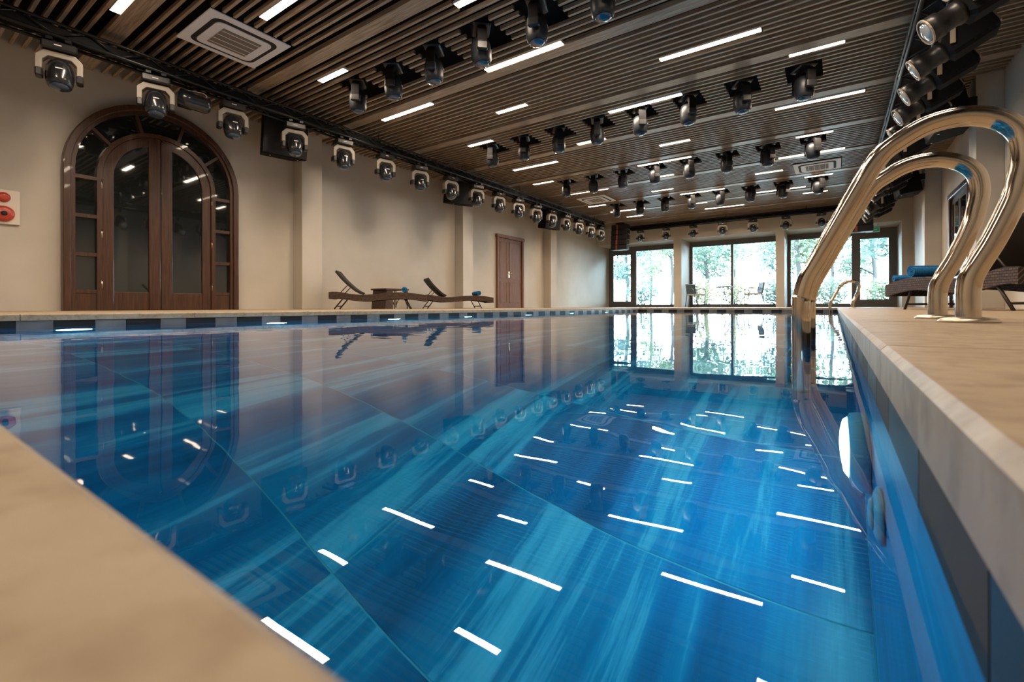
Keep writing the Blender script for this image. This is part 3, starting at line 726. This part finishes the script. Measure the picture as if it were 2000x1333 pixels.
# wicker side table between the left loungers
t = empty('side_table', (-7.15, 6.10, 0))
MB().box((-.22, -.29, .36), (.22, .29, .39)).build('table_top', 'wicker', t, .006)
MB().prism([(-.29, 0), (-.10, 0), (-.10, .36), (-.25, .36)], 'x', -.20, .20).build('side_panel', 'wicker', t)
for sx in (-.19, .19):
    MB().tube([(sx, .27, .36), (sx, .27, 0)], .010, 6).build('leg', 'leg_metal', t); MB().tube([(sx, -.02, .36), (sx, -.02, .02)], .010, 6).build('leg', 'leg_metal', t)
    MB().tube(catmull([(sx, -.02, .06), (sx, .04, .17), (sx, .125, .20), (sx, .21, .17), (sx, .27, .06)], 4), .009, 6).build('arched_brace', 'leg_metal', t)
tag(t, 'dark wicker side table behind the left deck loungers', 'side table')

# ------------------------------------------------------------------ bistro set before the middle window
def bistro_chair(x, y, rz, lab):
    t = empty('bistro_chair', (x, y, 0), (0, 0, R(rz)))   # faces local +x
    for sy in (-.22, .22):
        MB().tube(catmull([(.22, sy, 0), (.20, sy, .30), (.21, sy, .44)], 4), .012, 6).build('front_leg', 'chair_metal', t)
        MB().tube(catmull([(-.30, sy, 0), (-.22, sy, .30), (-.20, sy, .46), (-.27, sy, .84)], 4), .012, 6).build('rear_leg', 'chair_metal', t)
        MB().tube(catmull([(-.22, sy, .62), (0, sy*1.1, .66), (.18, sy*1.1, .62), (.21, sy, .44)], 4), .011, 6).build('armrest', 'chair_metal', t)
    MB().bbox((-.22, -.22, .42), (.23, .22, .475), .015).build('seat_cushion', 'cushion', t)
    MB().bbox((-.025, -.20, 0), (.025, .20, .36), .012, T(-.225, 0, .48) @ Matrix.Rotation(R(-10), 4, 'Y')).build('back_cushion', 'chair_metal', t)
    tag(t, lab, 'chair', 'bistro chairs before the middle window')
bistro_chair(-4.08, 17.35, -38, 'grey metal chair at the left of the bistro table, by the pier')
bistro_chair(-2.25, 17.35, 205, 'grey metal chair at the right of the bistro table')
t = empty('bistro_table', (-3.13, 17.45, 0))
MB().lathe([(.30, .69), (.31, .70), (.31, .715), (.30, .72)], 28).build('table_top', 'chair_metal', t)
for a in range(3):
    m_ = Matrix.Rotation(R(60*a + 20), 4, 'Z'); MB().tube([m_ @ Vector(p) for p in ((.24, 0, 0), (.03, 0, .36), (-.17, 0, .69))], .013, 6).build('leg', 'chair_metal', t)
tag(t, 'small round bistro table with crossed metal legs before the middle window', 'table')

# ------------------------------------------------------------------ garden behind the windows
gd = MB().box((-40, YW + .3, -.3), (30, 60, -.02)).build('garden_terrace', 'terrace'); structure(gd)
def leaf_cloud(mb, c, rad, n, size):
    for _ in range(n):
        d = Vector((random.gauss(0, 1), random.gauss(0, 1), random.gauss(0, 1))).normalized() * (random.random()**.4)
        p = Vector(c) + Vector((d.x*rad[0], d.y*rad[1], d.z*rad[2]))
        a = Vector((random.gauss(0, 1), random.gauss(0, 1), random.gauss(0, .6))).normalized(); b_ = a.cross(Vector((random.gauss(0,1), random.gauss(0,1), random.gauss(0,1)))).normalized()
        s = size*random.uniform(.6, 1.3)
        mb.add([p - a*s, p + b_*s*.45, p + a*s, p - b_*s*.45], [(0, 1, 2, 3)])
def tree(x, y, hgt, rad, k, lab):
    t = empty('garden_tree', (x, y, -.02))
    MB().tube(catmull([(0, 0, 0), (.08, .02, hgt*.35), (-.04, .05, hgt*.7), (.05, 0, hgt)], 4), .09, 8).build('trunk', 'bark', t)
    br = MB(); cr = MB()
    for q in range(7):
        a = random.uniform(0, 6.28); z = hgt*random.uniform(.35, .95); e = Vector((math.cos(a)*rad*random.uniform(.4, .9), math.sin(a)*rad*random.uniform(.4, .9), z + random.uniform(.1, .7)))
        MB().tube([(0, 0, z), tuple(e)], .03, 5).build('branch', 'bark', t)
        leaf_cloud(cr, e, (rad*.5, rad*.5, rad*.42), 330, .10)
    leaf_cloud(cr, (0, 0, hgt*.85), (rad, rad, hgt*.35), 700, .10)
    tag(cr.build('crown', 'leaf%d' % k, t), kind='stuff'); tag(t, lab, 'tree', 'trees in the garden')
tp = [(-11.6, 24, 4.2, 1.5, 0, 'green tree behind the left glass door'), (-8.9, 23.2, 3.6, 1.3, 2, 'blue-green tree behind the left fixed window'), (-8.4, 29.5, 5.2, 1.7, 1, 'tall tree behind the left pier'),
      (-5.3, 24.5, 3.8, 1.5, 0, 'green tree behind the left half of the middle window'), (-2.6, 29.5, 4.6, 1.6, 2, 'tall tree behind the right half of the middle window'), (-1.4, 24.6, 4.0, 1.5, 1, 'light green tree behind the right window, left part'), (1.6, 30, 4.6, 1.6, 0, 'tree behind the right window, middle part'), (2.4, 23.4, 3.8, 1.4, 2, 'blue-green tree behind the right glass door')]
tp += [(-14.5, 31, 5.4, 2.0, 2, 'tall distant tree at the far left of the garden'), (-11.2, 34, 6.0, 2.2, 0, 'tall distant tree seen through the left fixed window'), (-5.6, 34, 6.0, 2.2, 1, 'tall distant tree seen through the middle window, left pane'), (-.2, 35, 6.0, 2.2, 2, 'tall distant tree seen through the right window'), (5.4, 34, 5.8, 2.1, 1, 'tall distant tree at the far right of the garden')]
for a in tp: tree(*a)
def shrub(x, y, r_, k, lab):
    t = empty('garden_shrub', (x, y, -.02)); cr = MB(); leaf_cloud(cr, (0, 0, r_*.85), (r_, r_*.8, r_*.8), 900, .075)
    for q in range(5): MB().tube([(0, 0, 0), (random.uniform(-.4, .4)*r_, random.uniform(-.4, .4)*r_, r_)], .015, 5).build('stem', 'bark', t)
    tag(cr.build('foliage', 'leaf%d' % k, t), kind='stuff'); tag(t, lab, 'shrub', 'shrubs in the garden')
sh = [(-9.9, 21.4, .75, 0, 'round green shrub outside the left glass door'), (-7.5, 21.6, .8, 2, 'round blue-green shrub outside the left fixed window'), (-4.9, 21.3, .8, 3, 'yellowish shrub outside the middle window, left half'), (-3.5, 21.9, .85, 3, 'yellowish shrub outside the middle window, at the mullion'),
      (-1.85, 21.2, .7, 2, 'blue-green shrub outside the middle window, right half'), (-.25, 21.9, .75, 0, 'green shrub outside the right window'), (1.5, 21.2, .7, 1, 'light green shrub outside the right glass door')]
for a in sh: shrub(*a)
